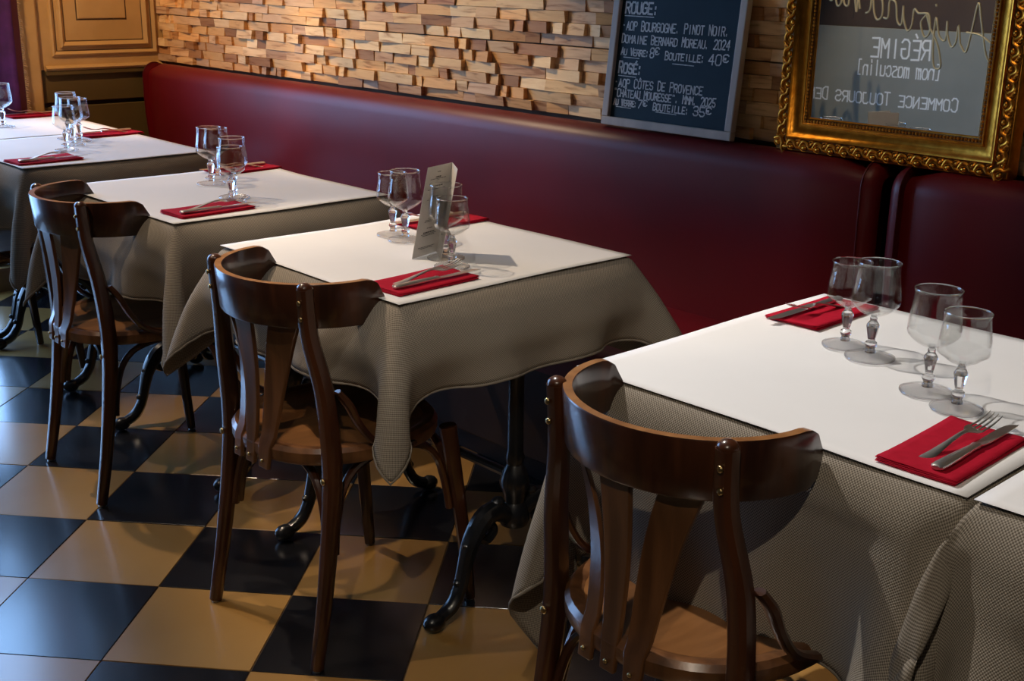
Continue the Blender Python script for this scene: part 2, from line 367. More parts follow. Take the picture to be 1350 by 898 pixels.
# ------------------------------------------------------------ banquettes
def banquette(x0,x1,label):
    b=empty('banquette',((x0+x1)/2,2.4,0)); tag(b,label,'banquette'); w2=(x1-x0)/2
    def profile_solid(pts,e=.03):
        """pts: closed outline in (y,z); rounded at both ends by shrinking"""
        V=[];F=[];n=len(pts); cy=sum(p[0] for p in pts)/n; cz=sum(p[1] for p in pts)/n
        nrm_={}
        for k in range(n):
            a,b=pts[k-1],pts[(k+1)%n]; dy,dz=b[0]-a[0],b[1]-a[1]; l=math.hypot(dy,dz)+1e-9
            ny_,nz_=-dz/l,dy/l
            nrm_[pts[k]]=(max(0,-ny_),max(0,nz_)) if 0<k<n-2 else ((0,1) if k==n-2 else ((1,0) if k==0 else (0,0)))
        secs=[]
        steps=6
        for k in range(steps+1):
            a=PI/2*k/steps; secs.append((-w2+e*(1-math.sin(a)),e*(1-math.cos(a))))
        m=40
        S=[(x,q) for x,q in secs]
        S=S+[(-w2+e+(2*w2-2*e)*k/m,None) for k in range(1,m)]+[(-x,q) for x,q in reversed(secs)]
        for x,q in S:
            ins=0 if q is None else None
            for (y,z) in pts:
                if q is None or q==0: yy,zz=y,z
                else:
                    yy,zz=y+q*nrm_[(y,z)][0],z-q*nrm_[(y,z)][1]   # front and top only are rounded
                V.append((x,yy-2.4,zz))
        for i in range(len(S)-1):
            for k in range(n): l=(k+1)%n; F.append((i*n+k,i*n+l,(i+1)*n+l,(i+1)*n+k))
        F.append(tuple(reversed(range(n)))); F.append(tuple((len(S)-1)*n+k for k in range(n)))
        return V,F
    # backrest outline
    pts=[(2.615,.40),(2.612,.47),(2.600,.55),(2.586,.64),(2.578,.73),(2.576,.80)]
    cy,cz,r=2.632,.875,.058
    for k in range(9):
        a=PI-PI*.62*k/8; pts.append((2.634+r*math.cos(a)*1.0,.888+r*1.05*math.sin(a)))
    pts+=[(2.698,.934),(2.698,.40)]
    V,F=profile_solid(pts,.035); o=mesh('backrest',V,F,M['leather'],b); shade(o,60)
    # seat
    sp=[(2.135,.36)]
    for k in range(7):
        a=PI-PI/2*k/6; sp.append((2.175+.04*math.cos(a),.42+.04*math.sin(a)))
    sp+=[(2.35,.467),(2.5,.466),(2.62,.46),(2.62,.36)]
    V,F=profile_solid(sp,.02); o=mesh('seat_cushion',V,F,M['leather'],b); shade(o,60)
    base=MB().box(-w2+.004,w2-.004,2.17-2.4,2.695-2.4,.08,.36).build('base',M['plinth'],b,smooth=False); bevel(base,.006)
    MB().box(-w2+.01,w2-.01,2.22-2.4,2.69-2.4,0,.08).build('plinth',M['plinth'],b,smooth=False)
    # piping line near each end of the backrest
    for sx in (-1,1):
        path=[(sx*(w2-.035),y-2.4-.0015,z+(.0015 if z>.9 else 0)) for y,z in pts[1:-2]]
        MB().sweep(path,.002,.002,6,up=(1,0,0)).build('piping',M['seam'],b)
    return b
banquette(-5.182,-1.475,'long burgundy leatherette banquette running along the wood wall to the left corner')
banquette(-1.445,1.9,'burgundy leatherette banquette beginning under the gilt mirror, behind the nearest table')
# ------------------------------------------------------------ cloth simulation (position based)
def drape(x0,x1,y0,y1,zt,oL,oR,oF,oB,res=.021,planes=(),bench=True,seed=0,iters=150,rot=0.0,stiff=.7,ex=.1,front=None):
    def axis(a,b,oa,ob):
        na,nm,nb=max(2,int(round(oa/res))),int(round((b-a)/res)),max(2,int(round(ob/res)))
        return np.concatenate([np.linspace(a-oa,a,na+1)[:-1],np.linspace(a,b,nm+1),np.linspace(b,b+ob,nb+1)[1:]])
    gx=axis(x0-.003,x1+.003,oL,oR); gy=axis(y0-.003,y1+.003,oF,oB); nx,ny=len(gx),len(gy)
    X,Y=np.meshgrid(gx,gy,indexing='ij'); U=np.stack([X,Y],-1).copy()
    cx,cy=(x0+x1)/2,(y0+y1)/2
    Xr=cx+(X-cx)*math.cos(rot)-(Y-cy)*math.sin(rot); Yr=cy+(X-cx)*math.sin(rot)+(Y-cy)*math.cos(rot)
    P=np.stack([Xr,Yr,np.full_like(X,zt)],-1)
    R=np.random.RandomState(seed)
    m=.004
    pin=(P[...,0]>=x0-m)&(P[...,0]<=x1+m)&(P[...,1]>=y0-m)&(P[...,1]<=y1+m)
    w=np.where(pin,0.,1.)[...,None]
    P0=P.copy()
    P[...,2]+=np.where(pin,0,R.uniform(-.006,.002,pin.shape))
    ph=R.uniform(0,6.28,6)
    V=np.zeros_like(P)
    cons=[]
    def batch(a,b,L,k): cons.append((a,b,L,k))
    S=slice
    def pairs(di,dj,k):
        # colour by parity so no point is touched twice
        for par in range(2):
            st=max(di,1) if di else 1
            if di:
                i0=np.array([i for i in range(0,nx-di) if (i//di)%2==par])
                jj=np.arange(0,ny-abs(dj)) if dj>=0 else np.arange(-dj,ny)
            else:
                i0=np.arange(nx); jj=np.array([j for j in range(0,ny-dj) if (j//dj)%2==par])
            if len(i0)==0 or len(jj)==0: continue
            I,J=np.meshgrid(i0,jj,indexing='ij'); L=np.hypot(gx[I+di]-gx[I],gy[J+dj]-gy[J])[...,None]; batch((I,J),(I+di,J+dj),L,k)
    pairs(1,0,1.); pairs(0,1,1.); pairs(1,1,.4); pairs(1,-1,.4); pairs(2,0,stiff); pairs(0,2,stiff); pairs(4,0,stiff*.6); pairs(0,4,stiff*.6); pairs(7,0,stiff*ex); pairs(0,7,stiff*ex)
    dt=.02; g=np.array([0,0,-9.8])
    for it in range(iters):
        damp=.93 if it<iters*.7 else .8
        V=V*damp+g*dt*w
        Q=P+V*dt*w
        for s_ in range(7):
            for a,b,L,k in cons:
                pa=Q[a];pb=Q[b]; wa=w[a];wb_=w[b]; d=pb-pa; l=np.sqrt((d*d).sum(-1,keepdims=True))+1e-9; ws=wa+wb_; ws=np.where(ws==0,1,ws)
                c=d*((l-L)/l/ws*k)
                Q[a]=pa+c*wa; Q[b]=pb-c*wb_
            # table box
            e=.003
            ins=(Q[...,0]>x0-e)&(Q[...,0]<x1+e)&(Q[...,1]>y0-e)&(Q[...,1]<y1+e)&(Q[...,2]<zt-.0005)&(~pin)
            if ins.any():
                dd=np.stack([Q[...,0]-(x0-e),(x1+e)-Q[...,0],Q[...,1]-(y0-e),(y1+e)-Q[...,1]],-1); am=dd.argmin(-1)
                Q[...,0]=np.where(ins&(am==0),x0-e,Q[...,0]); Q[...,0]=np.where(ins&(am==1),x1+e,Q[...,0])
                Q[...,1]=np.where(ins&(am==2),y0-e,Q[...,1]); Q[...,1]=np.where(ins&(am==3),y1+e,Q[...,1])
            for ax,sg,val in planes:
                if front is not None and sg>0:
                    c_=~pin&(Q[...,0]<val); f_=c_&(Q[...,1]<y0-.004); Q[...,1]=np.where(f_&(Q[...,1]>front),front,Q[...,1]); Q[...,0]=np.where(c_&~f_,val,Q[...,0])
                elif sg>0: Q[...,ax]=np.where(~pin&(Q[...,ax]<val),val,Q[...,ax])
                else: Q[...,ax]=np.where(~pin&(Q[...,ax]>val),val,Q[...,ax])
            if bench:
                on=(Q[...,1]>2.14)&(Q[...,2]<.474); Q[...,2]=np.where(on,.474,Q[...,2])
                Q[...,1]=np.where((Q[...,1]>2.565),2.565,Q[...,1])
            Q=np.where(pin[...,None],P0,Q)
        V=(Q-P)/dt; P=Q
    return P,U,nx,ny
def cloth_object(name,args,label,group=None,mat_='cloth'):
    P,U,nx,ny=drape(**args)
    idx=lambda i,j:i*ny+j
    F=[(idx(i,j),idx(i+1,j),idx(i+1,j+1),idx(i,j+1)) for i in range(nx-1) for j in range(ny-1)]
    o=mesh(name,P.reshape(-1,3),F,M[mat_],None,True,uv=U.reshape(-1,2))
    s=o.modifiers.new('sub','SUBSURF'); s.levels=1; s.render_levels=1
    t=o.modifiers.new('thick','SOLIDIFY'); t.thickness=.0022; t.offset=-1
    tag(o,label,'tablecloth',group)
    # hem: a stitched band along the border
    ring=[(i,0) for i in range(nx)]+[(nx-1,j) for j in range(1,ny)]+[(i,ny-1) for i in range(nx-2,-1,-1)]+[(0,j) for j in range(ny-2,0,-1)]
    cx=(nx-1)/2;cy=(ny-1)/2
    out=[];
    for (i,j) in ring:
        out.append(P[i,j])
    mb=MB().sweep([tuple(q) for q in out],.0016,.0028,6,closed=True)
    h=mb.build('hem',M[mat_],o)
    return o
TZ=.7545
TAB=[ # name key: x0,x1,y0,y1
 (-1.285,-.606,1.366,2.088),   # T4
 (-.600,.08,1.366,2.088),      # T4b
 (-2.425,-1.766,1.376,2.045),  # T3
 (-3.385,-2.708,1.412,2.078),  # T2
 (-4.432,-3.748,1.455,2.105),  # T1
 (-5.105,-4.438,1.47,2.125)]   # T0
CL=[
 dict(x0=-1.285,x1=-.606,y0=1.366,y1=2.088,zt=TZ,oL=.28,oR=.28,oF=.31,oB=.28,planes=((0,-1,-.6045),),ex=.02,seed=1),
 dict(x0=-.600,x1=.08,y0=1.366,y1=2.088,zt=TZ,oL=.28,oR=.28,oF=.31,oB=.28,planes=((0,1,-.6015),),front=1.335,seed=2),
 dict(x0=-2.425,x1=-1.766,y0=1.376,y1=2.045,zt=TZ,oL=.20,oR=.19,oF=.19,oB=.24,ex=.25,seed=3),
 dict(x0=-3.385,x1=-2.708,y0=1.412,y1=2.078,zt=TZ,oL=.21,oR=.19,oF=.215,oB=.21,seed=4),
 dict(x0=-4.432,x1=-3.748,y0=1.455,y1=2.105,zt=TZ,oL=.2,oR=.21,oF=.21,oB=.21,planes=((0,1,-4.4335),),seed=5),
 dict(x0=-5.105,x1=-4.438,y0=1.47,y1=2.125,zt=TZ,oL=.05,oR=.2,oF=.21,oB=.2,planes=((0,-1,-4.4365),(0,1,XL+.04)),seed=6)]
WHO=['nearest table','table cut off at the right edge, joined to the nearest table','table with the standing menu card','third table back, behind the second chair','fourth table back','farthest table by the curtain']
CLL=['grey-beige woven tablecloth with long pleated fall on the nearest table','grey-beige woven tablecloth on the table cut off at the right edge','grey-beige woven tablecloth with hanging corner under the standing menu card','grey-beige woven tablecloth of the table between the two left chairs','grey-beige woven tablecloth just left of the farthest full chair','grey-beige woven tablecloth on the farthest table by the purple curtain']
for a,l in zip(CL,CLL): cloth_object('tablecloth',a,l,'grey-beige woven tablecloths')
# ------------------------------------------------------------ white paper top sheets
PL=['white paper top sheet on the nearest table','white paper top sheet on the table cut off at the right edge','white paper top sheet carrying the standing menu card','white paper top sheet on the table between the two left chairs','white paper top sheet on the fourth table, left of the farthest full chair','white paper top sheet on the farthest table by the purple curtain']
def paper(k,x0,x1,y0,y1):
    r=np.random.RandomState(20+k); n=28; V=[];F=[]
    a=r.uniform(0,6.28,8)
    for i in range(n+1):
        for j in range(n+1):
            u,v=i/n,j/n; x=x0+(x1-x0)*u; y=y0+(y1-y0)*v
            e=max(abs(2*u-1),abs(2*v-1))**8
            z=TZ+.0022+.0008*(math.sin(5*u+a[0])*math.sin(4*v+a[1]))+e*.0012*(1+math.sin(9*u+a[2])*math.sin(8*v+a[3]))
            if k in (2,3):  z+=.004*max(0,1-u*3)*(.5+.5*math.sin(v*7+a[4]))*(1 if k==3 else .5)
            x+=.002*math.sin(v*6+a[5])*(2*u-1); y+=.002*math.sin(u*7+a[6])*(2*v-1)
            V.append((x,y,z))
    for i in range(n):
        for j in range(n): p=i*(n+1)+j; F.append((p,p+n+1,p+n+2,p+1))
    o=mesh('paper_sheet',V,F,M['paper'],None,True); s=o.modifiers.new('t','SOLIDIFY'); s.thickness=.0006; s.offset=1
    tag(o,PL[k],'table paper','white paper table sheets')
for k,(x0,x1,y0,y1) in enumerate(TAB):
    e=.0005
    paper(k,x0-e if k!=1 else x0+.001,x1+e if k!=0 else x1-.001,y0-e,y1+e)
# ------------------------------------------------------------ cast-iron pedestal tables
def make_table(x0,x1,y0,y1,label):
    cx,cy=(x0+x1)/2,(y0+y1)/2; t=empty('pedestal_table',(cx,cy,0)); tag(t,label,'table')
    hx,hy=(x1-x0)/2,(y1-y0)/2
    top=MB().box(-hx+.013,hx-.013,-hy+.013,hy-.013,.722,TZ-.005).build('tabletop',M['chair'],t,smooth=False); bevel(top,.002)
    for sx in (-1,1):
        fx=sx*(hx-.055 if sx<0 else hx-.020); col=[(0,.185),(.030,.185),(.036,.20),(.030,.225),(.022,.24),(.026,.26),(.034,.285),(.028,.31),(.018,.33),(.022,.345),(.018,.36),(.017,.56),(.022,.575),(.028,.60),(.020,.62),(.018,.65),(.035,.70),(.045,.712),(.045,.722),(0,.722)]
        MB().lathe(col,20,(fx,0,0)).build('column',M['iron'],t)
        for sy in (-1,1):
            d=Vector((0,sy,0)); o_=Vector((fx,0,0))
            P=[(.015,.205),(.055,.232),(.095,.222),(.128,.180),(.146,.130),(.160,.080),(.185,.042),(.222,.024)]
            pts=spline([o_+d*a+Vector((0,0,z)) for a,z in P],5); n=len(pts)
            mb=MB().sweep(pts,lerpl([.020,.024,.024,.020,.016,.015,.016,.015],n),lerpl([.020,.022,.024,.021,.017,.016,.018,.014],n),10,up=(1,0,0))
            sc=spline([o_+d*a+Vector((0,0,z)) for a,z in [(.108,.185),(.085,.172),(.062,.185),(.066,.203),(.082,.196)]],5)
            mb.sweep(sc,lerpl([.012,.012,.010,.008,.007],len(sc)),None,8,up=(1,0,0))
            for a,z,r in ((.138,.168,.012),(.165,.088,.010),(.05,.245,.014)): mb.ell(o_+d*a+Vector((0,0,z+.006)),r*1.1,r*1.3,r,8,5)
            mb.build('leg',M['iron'],t)
            MB().ell(o_+d*.232+Vector((0,0,.0215)),.022,.028,.0205,12,8).build('foot',M['iron'],t)
            # scrolled bracket under the top
            br=spline([o_+d*a+Vector((0,0,z)) for a,z in [(.0,.56),(.05,.60),(.10,.65),(.17,.69),(.25,.705),(.255,.685),(.24,.68)]],5)
            MB().sweep(br,lerpl([.009,.011,.010,.009,.007],len(br)),None,8,up=(1,0,0)).build('bracket',M['iron'],t)
    MB().sweep([(-hx+.055,0,.30),(hx-.02,0,.30)],.011,None,10).build('stretcher',M['iron'],t)
    return t
TL=['cast-iron pedestal table nearest the camera behind the closest chair','cast-iron pedestal table cut off at the right edge','cast-iron pedestal table under the standing menu card','cast-iron pedestal table between the two left chairs','cast-iron pedestal table behind the farthest full chair','cast-iron pedestal table farthest away beside the purple curtain']
for (x0,x1,y0,y1),l in zip(TAB,TL): make_table(x0,x1,y0,y1,l)
# ------------------------------------------------------------ bistro chair (local: origin between the rear feet... seat centre at 0,.19)
def make_chair(label):
    c=empty('bistro_chair'); tag(c,label,'chair')
    # seat: rounded frame ring + panel
    def outline(r,n=48):
        P=[]
        for k in range(n):
            a=2*PI*k/n; x=math.cos(a); y=math.sin(a); q=(abs(x)**2.35+abs(y)**2.35)**(-1/2.35)
            P.append((x*q*r*(1.0+.05*y),.195+y*q*r*1.02))
        return P
    n=48; O=outline(.203,n); I=outline(.176,n)
    ring=MB(); V=[];F=[]
    secs=[(O,.425),(outline(.206),.432),(outline(.206),.450),(outline(.199),.459),(outline(.190),.460),(I,.455),(I,.425)]
    for P,z in secs: V+=[(x,y,z) for x,y in P]
    m=len(secs)
    for i in range(m):
        j=(i+1)%m
        for k in range(n): l=(k+1)%n; F.append((i*n+k,i*n+l,j*n+l,j*n+k))
    ring.add(V,F).build('seat_frame',M['slat'],c)
    V=[];F=[]; rs=[.177,.16,.12,.07,.02]; zs=[.4555,.4535,.4505,.449,.4488]
    for r,z in zip(rs,zs): V+=[(x,y,z) for x,y in outline(r)]
    for i in range(4):
        for k in range(n): l=(k+1)%n; F.append((i*n+k,i*n+l,(i+1)*n+l,(i+1)*n+k))
    F.append(tuple(4*n+k for k in range(n))); V+=[(x,y,.445) for x,y in outline(.177)]; b=5*n
    for k in range(n): l=(k+1)%n; F.append((b+k,b+l,l,k))
    MB().add(V,F).build('seat',M['seat'],c)
    # crest rail: thin bent board, arc centre (0,.145)
    R=.190; cy=.148; z0,z1=.712,.800; th=.0085
    def rail(r0,r1,name,m,za,zb,close=True):
        V=[];F=[];na=46; A0,A1=-102,102; prof_n=9
        for i in range(na+1):
            a=math.radians(A0+(A1-A0)*i/na); 
            # rounded ends
            e=min(i,na-i)/na*math.radians(A1-A0)*R; rr=.044; zc=(z0+z1)/2
            hh=(z1-z0)/2 if e>=rr else math.sqrt(max(rr*rr-(rr-e)**2,0))*((z1-z0)/2)/rr
            hh=max(hh,.004)
            for r,s in ((r1,-1),(r1,-.94),(r1,.94),(r1,1),(r0,1),(r0,.94),(r0,-.94),(r0,-1)):
                dr=0
                rr2=r+( (-.0015 if r==r1 else .0015) if abs(s)==1 else 0)
                z=zc+s*hh; lean=(z-.744)*.10
                ax=.92 if False else 1
                V.append((rr2*math.sin(a)*1.0,cy-rr2*math.cos(a)*(.93)-lean,z))
        k8=8
        for i in range(na):
            for k in range(k8): l=(k+1)%k8; F.append((i*k8+k,(i+1)*k8+k,(i+1)*k8+l,i*k8+l))
        F.append(tuple(reversed(range(k8)))); F.append(tuple(na*k8+k for k in range(k8)))
        return V,F
    V,F=rail(R-th,R+th,'',None,0,0)
    o=mesh('crest_rail',V,F,M['chair'],c); o.data.materials.append(M['ply_edge']); shade(o,40)
    for p in o.data.polygons:
        if p.normal.z>.6: p.material_index=1
    # rear legs (one piece from floor to top)
    def rp(a): a=math.radians(a); return (R*math.sin(a),cy-R*.93*math.cos(a))
    for sx in (-1,1):
        px,py=rp(51*sx); ox,oy=px+sx*.012,py-.014
        path=spline([(sx*.195,-.005,.004),(sx*.192,.022,.15),(sx*.187,.046,.32),(sx*.184,.055,.44),(sx*.180,.046,.58),(ox,oy+.006,.70),(ox,oy-.002,.795)],5); n2=len(path)
        MB().sweep(path,lerpl([.0125,.0145,.017,.0185,.018,.0165,.0155],n2),lerpl([.0135,.016,.0185,.020,.019,.0165,.0155],n2),12,up=(0,1,0),sq=2.6).ell((ox,oy-.002,.795),.0155,.0155,.012,12,8).build('rear_leg',M['chair'],c)
        MB().lathe([(0,0),(.009,0),(.009,.005),(0,.005)],10,(sx*.195,-.005,0)).build('glide',M['steel'],c)
        for z in (.770,.738):
            MB().ell((ox+.003*sx,oy-.016-(z-.744)*.1,z),.0052,.003,.0052,8,6).build('screw',M['brass'],c)
        MB().ell((sx*.186,.030,.405),.007,.004,.007,10,6).build('bolt',M['brass'],c)
        # front leg
        pf=[(sx*.185,.425,.004),(sx*.178,.405,.2),(sx*.165,.375,.43)]
        MB().sweep(spline(pf,4),lerpl([.012,.015,.019],9),None,12,sq=2.6).build('front_leg',M['chair'],c)
        MB().lathe([(0,0),(.009,0),(.009,.005),(0,.005)],10,(sx*.185,.425,0)).build('glide',M['steel'],c)
        # curved arm bracket post -> seat side
        br=spline([(sx*.198,.062,.590),(sx*.206,.082,.560),(sx*.208,.105,.515),(sx*.209,.140,.472),(sx*.213,.195,.447),(sx*.210,.245,.440)],5)
        MB().sweep(br,lerpl([.007,.009,.008,.008,.008,.006],len(br)),lerpl([.012,.013,.011,.011,.011,.008],len(br)),8,up=(1,0,0)).build('arm_bracket',M['chair'],c)
    # slats
    def slat(xs,w0,bow):
        # bottom at seat rear, top inside rail
        V=[];F=[]; N=14
        xb,xt=xs
        a=math.asin(max(-1,min(1,xt/R)))
        yt=cy-(R+.0)*.93*math.cos(a)+.012
        for i in range(N+1):
            t=i/N; z=.405+(.725-.405)*t
            x=xb+(xt-xb)*(t**bow if bow else t); y=(-.014)*(1-t)**1.2+yt*(1-(1-t)**1.2)+.012*math.sin(PI*t)
            if t<.2: y=min(y,-.013+ .02*t)
            wd=w0[0]+(w0[1]-w0[0])*t
            ta=a*t
            for s,d in ((-1,-.0045),(1,-.0045),(1,.0045),(-1,.0045)):
                V.append((x+s*wd/2*math.cos(ta)-d*math.sin(ta)*0,y+d+s*wd/2*math.sin(abs(ta))*(1 if ta>0 else -1)*1.0,z))
        for i in range(N):
            for k in range(4): l=(k+1)%4; F.append((i*4+k,i*4+l,(i+1)*4+l,(i+1)*4+k))
        F.append((3,2,1,0)); F.append(tuple(N*4+k for k in range(4)))
        o=mesh('slat',V,F,M['slat'],c); shade(o,50); bevel(o,.002,2); 
        MB().ell((xb,-.020,.422),.004,.003,.004,8,6).build('screw',M['brass'],c)
    slat((-.046,-.108),(.026,.044),2.6); slat((0,.0),(.028,.060),1); slat((.048,.104),(.032,.064),2.8)
    # bentwood hoops below the seat
    def hoop(p0,p1,inw,name='hoop_stretcher'):
        a=Vector(p0);b=Vector(p1); iv=Vector(inw); P=[]
        for t,z in ((0,.235),(.03,.30),(.10,.365),(.24,.402),(.5,.414),(.76,.402),(.90,.365),(.97,.30),(1,.235)):
            k=math.sin(PI*t)**.6*.02; q=a.lerp(b,t)+iv*k; P.append((q.x,q.y,z))
        s_=spline(P,4); d=(b-a).normalized()
        MB().sweep(s_,.0085,.0095,8,up=(iv.x,iv.y,0)).build(name,M['chair'],c)
    RL,RR,FL,FR=(-.172,.045,0),(.172,.045,0),(-.160,.395,0),(.160,.395,0)
    hoop(RL,RR,(0,1,0)); hoop(FL,FR,(0,-1,0)); hoop((-.178,.06,0),(-.165,.38,0),(1,0,0)); hoop((.178,.06,0),(.165,.38,0),(-1,0,0))
    return c
ch=make_chair('dark wooden bistro chair nearest the camera, at the large white table front right')
ch.location=(-1.012,1.178,0); ch.rotation_euler.z=math.radians(-2)
CH=[(-2.022,1.203,1,'dark wooden bistro chair in the middle, at the table with the menu card'),
    (-3.053,1.245,-4,'dark wooden bistro chair at left, second farthest, with light on its left edge'),
    (-4.16,1.26,0,'dark wooden bistro chair at far left edge, only its seat edge in frame')]
for x,y,r,l in CH:
    o=copy_tree(ch); o.location=(x,y,0); o.rotation_euler.z=math.radians(r); o['label']=l; o['category']='chair'
# ------------------------------------------------------------ glasses
def make_glass(big,label):
    g=empty('wine_glass'); tag(g,label,'glass')
    s=1.0
    if big: H=.165; bz=.073; rm=.0405; zr=.100; rr=.0352; rf=.0405; st=1.0
    else:   H=.150; bz=.070; rm=.0385; zr=.093; rr=.0335; rf=.0375; st=.96
    # bowl outer profile
    out=[(.004,bz-.003),(.012,bz+.001),(.024,bz+.007),(.034,bz+.015),(rm*.975,zr-.006),(rm,zr),(rm*.985,zr+.012),(rm*.94,zr+.026),(rm*.895,zr+.038),(rr*1.0,H-.016),(rr*.995,H-.003)]
    x=np.linspace(0,len(out)-1,31); ro=np.interp(x,range(len(out)),[q[0] for q in out]); zo=np.interp(x,range(len(out)),[q[1] for q in out])
    # smooth
    for _ in range(2):
        ro[1:-1]=(ro[:-2]+2*ro[1:-1]+ro[2:])/4; zo[1:-1]=(zo[:-2]+2*zo[1:-1]+zo[2:])/4
    th=.0013; prof=[(r,z) for r,z in zip(ro,zo)]+[(rr+.0006,H-.0008),(rr-.0005,H),(rr-.0017,H-.001)]+[(max(r-th,0.0),z+(.002 if r<.03 else .0004)) for r,z in list(zip(ro,zo))[::-1]]
    prof[-1]=(0,bz+.002)
    MB().lathe(prof,40).build('bowl',M['bowl'],g,deg=60)
    rim=[(rr*math.cos(2*PI*k/40),rr*math.sin(2*PI*k/40),H-.0005) for k in range(40)]
    MB().sweep(rim,.0011,None,8,closed=True).build('rim',M['rim'],g)
    # stem: knob, six-sided inverted baluster, knob
    k=st
    MB().lathe([(0,.009),(.009*k,.009),(.0085*k,.013),(.0065*k,.016),(.0085*k,.019),(.0102*k,.023),(.0095*k,.027),(.0060*k,.030),(.0062*k,.0325)],20).build('stem',M['stem'],g)
    MB().lathe([(.0062*k,.0325),(.0072*k,.036),(.0108*k,.054)],6).build('stem_facets',M['stem'],g,smooth=False)
    MB().lathe([(.0108*k,.054),(.0104*k,.058),(.0078*k,.062),(.0058*k,.065),(.0062*k,bz-.004),(.004,bz-.001)],20).build('stem_neck',M['stem'],g)
    MB().lathe([(rf-.001,0),(rf,.0012),(rf-.0008,.0026),(rf*.8,.0042),(rf*.5,.0066),(.012,.0085),(.009,.0095),(0,.0095)],40).build('foot',M['foot'],g)
    MB().sweep([((rf+.0002)*math.cos(2*PI*k_/40),(rf+.0002)*math.sin(2*PI*k_/40),.0016) for k_ in range(40)],.0015,None,8,closed=True).build('foot_rim',M['rim'],g)
    return g
gb=make_glass(True,''); gs=make_glass(False,'')
GL=[(0,-1.059,1.805,'small stemmed glass leftmost on the nearest table, beside the far napkin'),
 (1,-.993,1.777,'tall stemmed glass on the nearest table overlapping the small one beside the far napkin'),
 (1,-.840,1.688,'tall stemmed glass on the nearest table, second from the right'),
 (0,-.772,1.651,'small stemmed glass rightmost on the nearest table, above the fork'),
 (0,-2.271,1.753,'small stemmed glass leftmost on the menu-card table'),
 (1,-2.205,1.739,'tall stemmed glass just left of the standing menu card'),
 (1,-2.001,1.692,'tall stemmed glass half hidden behind the small one right of the menu card'),
 (0,-1.932,1.651,'small stemmed glass in front, right of the standing menu card'),
 (0,-3.236,1.838,'small stemmed glass behind the left tall one on the table between the left chairs'),
 (1,-3.163,1.774,'tall stemmed glass leftmost on the table between the two left chairs'),
 (1,-2.931,1.712,'tall stemmed glass at back of the right pair on the table between the left chairs'),
 (0,-2.876,1.672,'small stemmed glass in front of the right pair on the table between the left chairs'),
 (0,-4.230,1.857,'small stemmed glass furthest right in the glass cluster on the fourth table'),
 (1,-4.312,1.852,'tall stemmed glass rearmost in the glass cluster on the fourth table'),
 (1,-4.149,1.796,'tall stemmed glass in the middle of the glass cluster on the fourth table'),
 (0,-4.043,1.724,'small stemmed glass in front of the glass cluster on the fourth table'),
 (1,-4.767,1.793,'stemmed glass cut off by the left edge on the farthest table')]
fb=fs=True
for big,x,y,l in GL:
    src=gb if big else gs
    if big and fb: o=gb; fb=False
    elif (not big) and fs: o=gs; fs=False
    else: o=copy_tree(src); o['category']='glass'
    o.location=(x,y,TZ+.0052); o.rotation_euler.z=random.uniform(0,1); o['label']=l; o['group']='stemmed glasses on the tables'
# ------------------------------------------------------------ napkins, forks, knives
def make_napkin():
    r=random.Random(3); o=empty('napkin'); 
    hw,hl=.056,.108; z=0
    for k in range(4):
        V=[];F=[];nx,ny=10,16; dx=r.uniform(-.0025,.0025); dy=r.uniform(-.004,.004); rt=r.uniform(-.02,.02)
        for i in range(nx+1):
            for j in range(ny+1):
                u=i/nx*2-1; v=j/ny*2-1; x=u*hw+dx; y=v*hl+dy
                zz=.0006+k*.0012+.0005*math.sin(3*u+2*v+k)+(.0020*k/3)*(abs(v)**3)*(1 if u<0 else .4)+(.0016*k/3)*max(0,-u)**3
                V.append((x*math.cos(rt)-y*math.sin(rt),x*math.sin(rt)+y*math.cos(rt),zz))
        for i in range(nx):
            for j in range(ny): p=i*(ny+1)+j; F.append((p,p+ny+1,p+ny+2,p+1))
        q=mesh('napkin_ply',V,F,M['napkin'],o,True); s=q.modifiers.new('t','SOLIDIFY'); s.thickness=.0009; s.offset=1
    return o
def make_knife():
    o=empty('table_knife')
    # along +y, handle at -y end; z up
    hs=[(-.115,.0052,.0030),(-.112,.0088,.0042),(-.10,.0095,.0045),(-.06,.0085,.0042),(-.02,.0065,.0038),(-.008,.0060,.0036),(-.002,.0072,.0042),(.004,.0055,.0030)]
    P=[(0,y,.0045) for y,_,_ in hs]
    MB().sweep(P,[a for _,a,_ in hs],[b for _,_,b in hs],12,sq=2.5).build('handle',M['steel'],o)
    V=[];F=[]; bl=[(.002,-.005,.005),(.012,-.0065,.0075),(.03,-.0075,.0085),(.06,-.0085,.0088),(.09,-.0085,.008),(.105,-.0070,.0075),(.113,-.004,.0072),(.118,.002,.0062)]
    for y,a,b in bl:
        V+=[(a,y,.0040),(b,y,.0052),(b,y,.0034)]
    n=len(bl)
    for i in range(n-1):
        for k in range(3): l=(k+1)%3; F.append((i*3+k,i*3+l,(i+1)*3+l,(i+1)*3+k))
    F+= [(0,2,1),((n-1)*3,(n-1)*3+1,(n-1)*3+2)]
    MB().add(V,F).build('blade',M['steel'],o,deg=25)
    return o
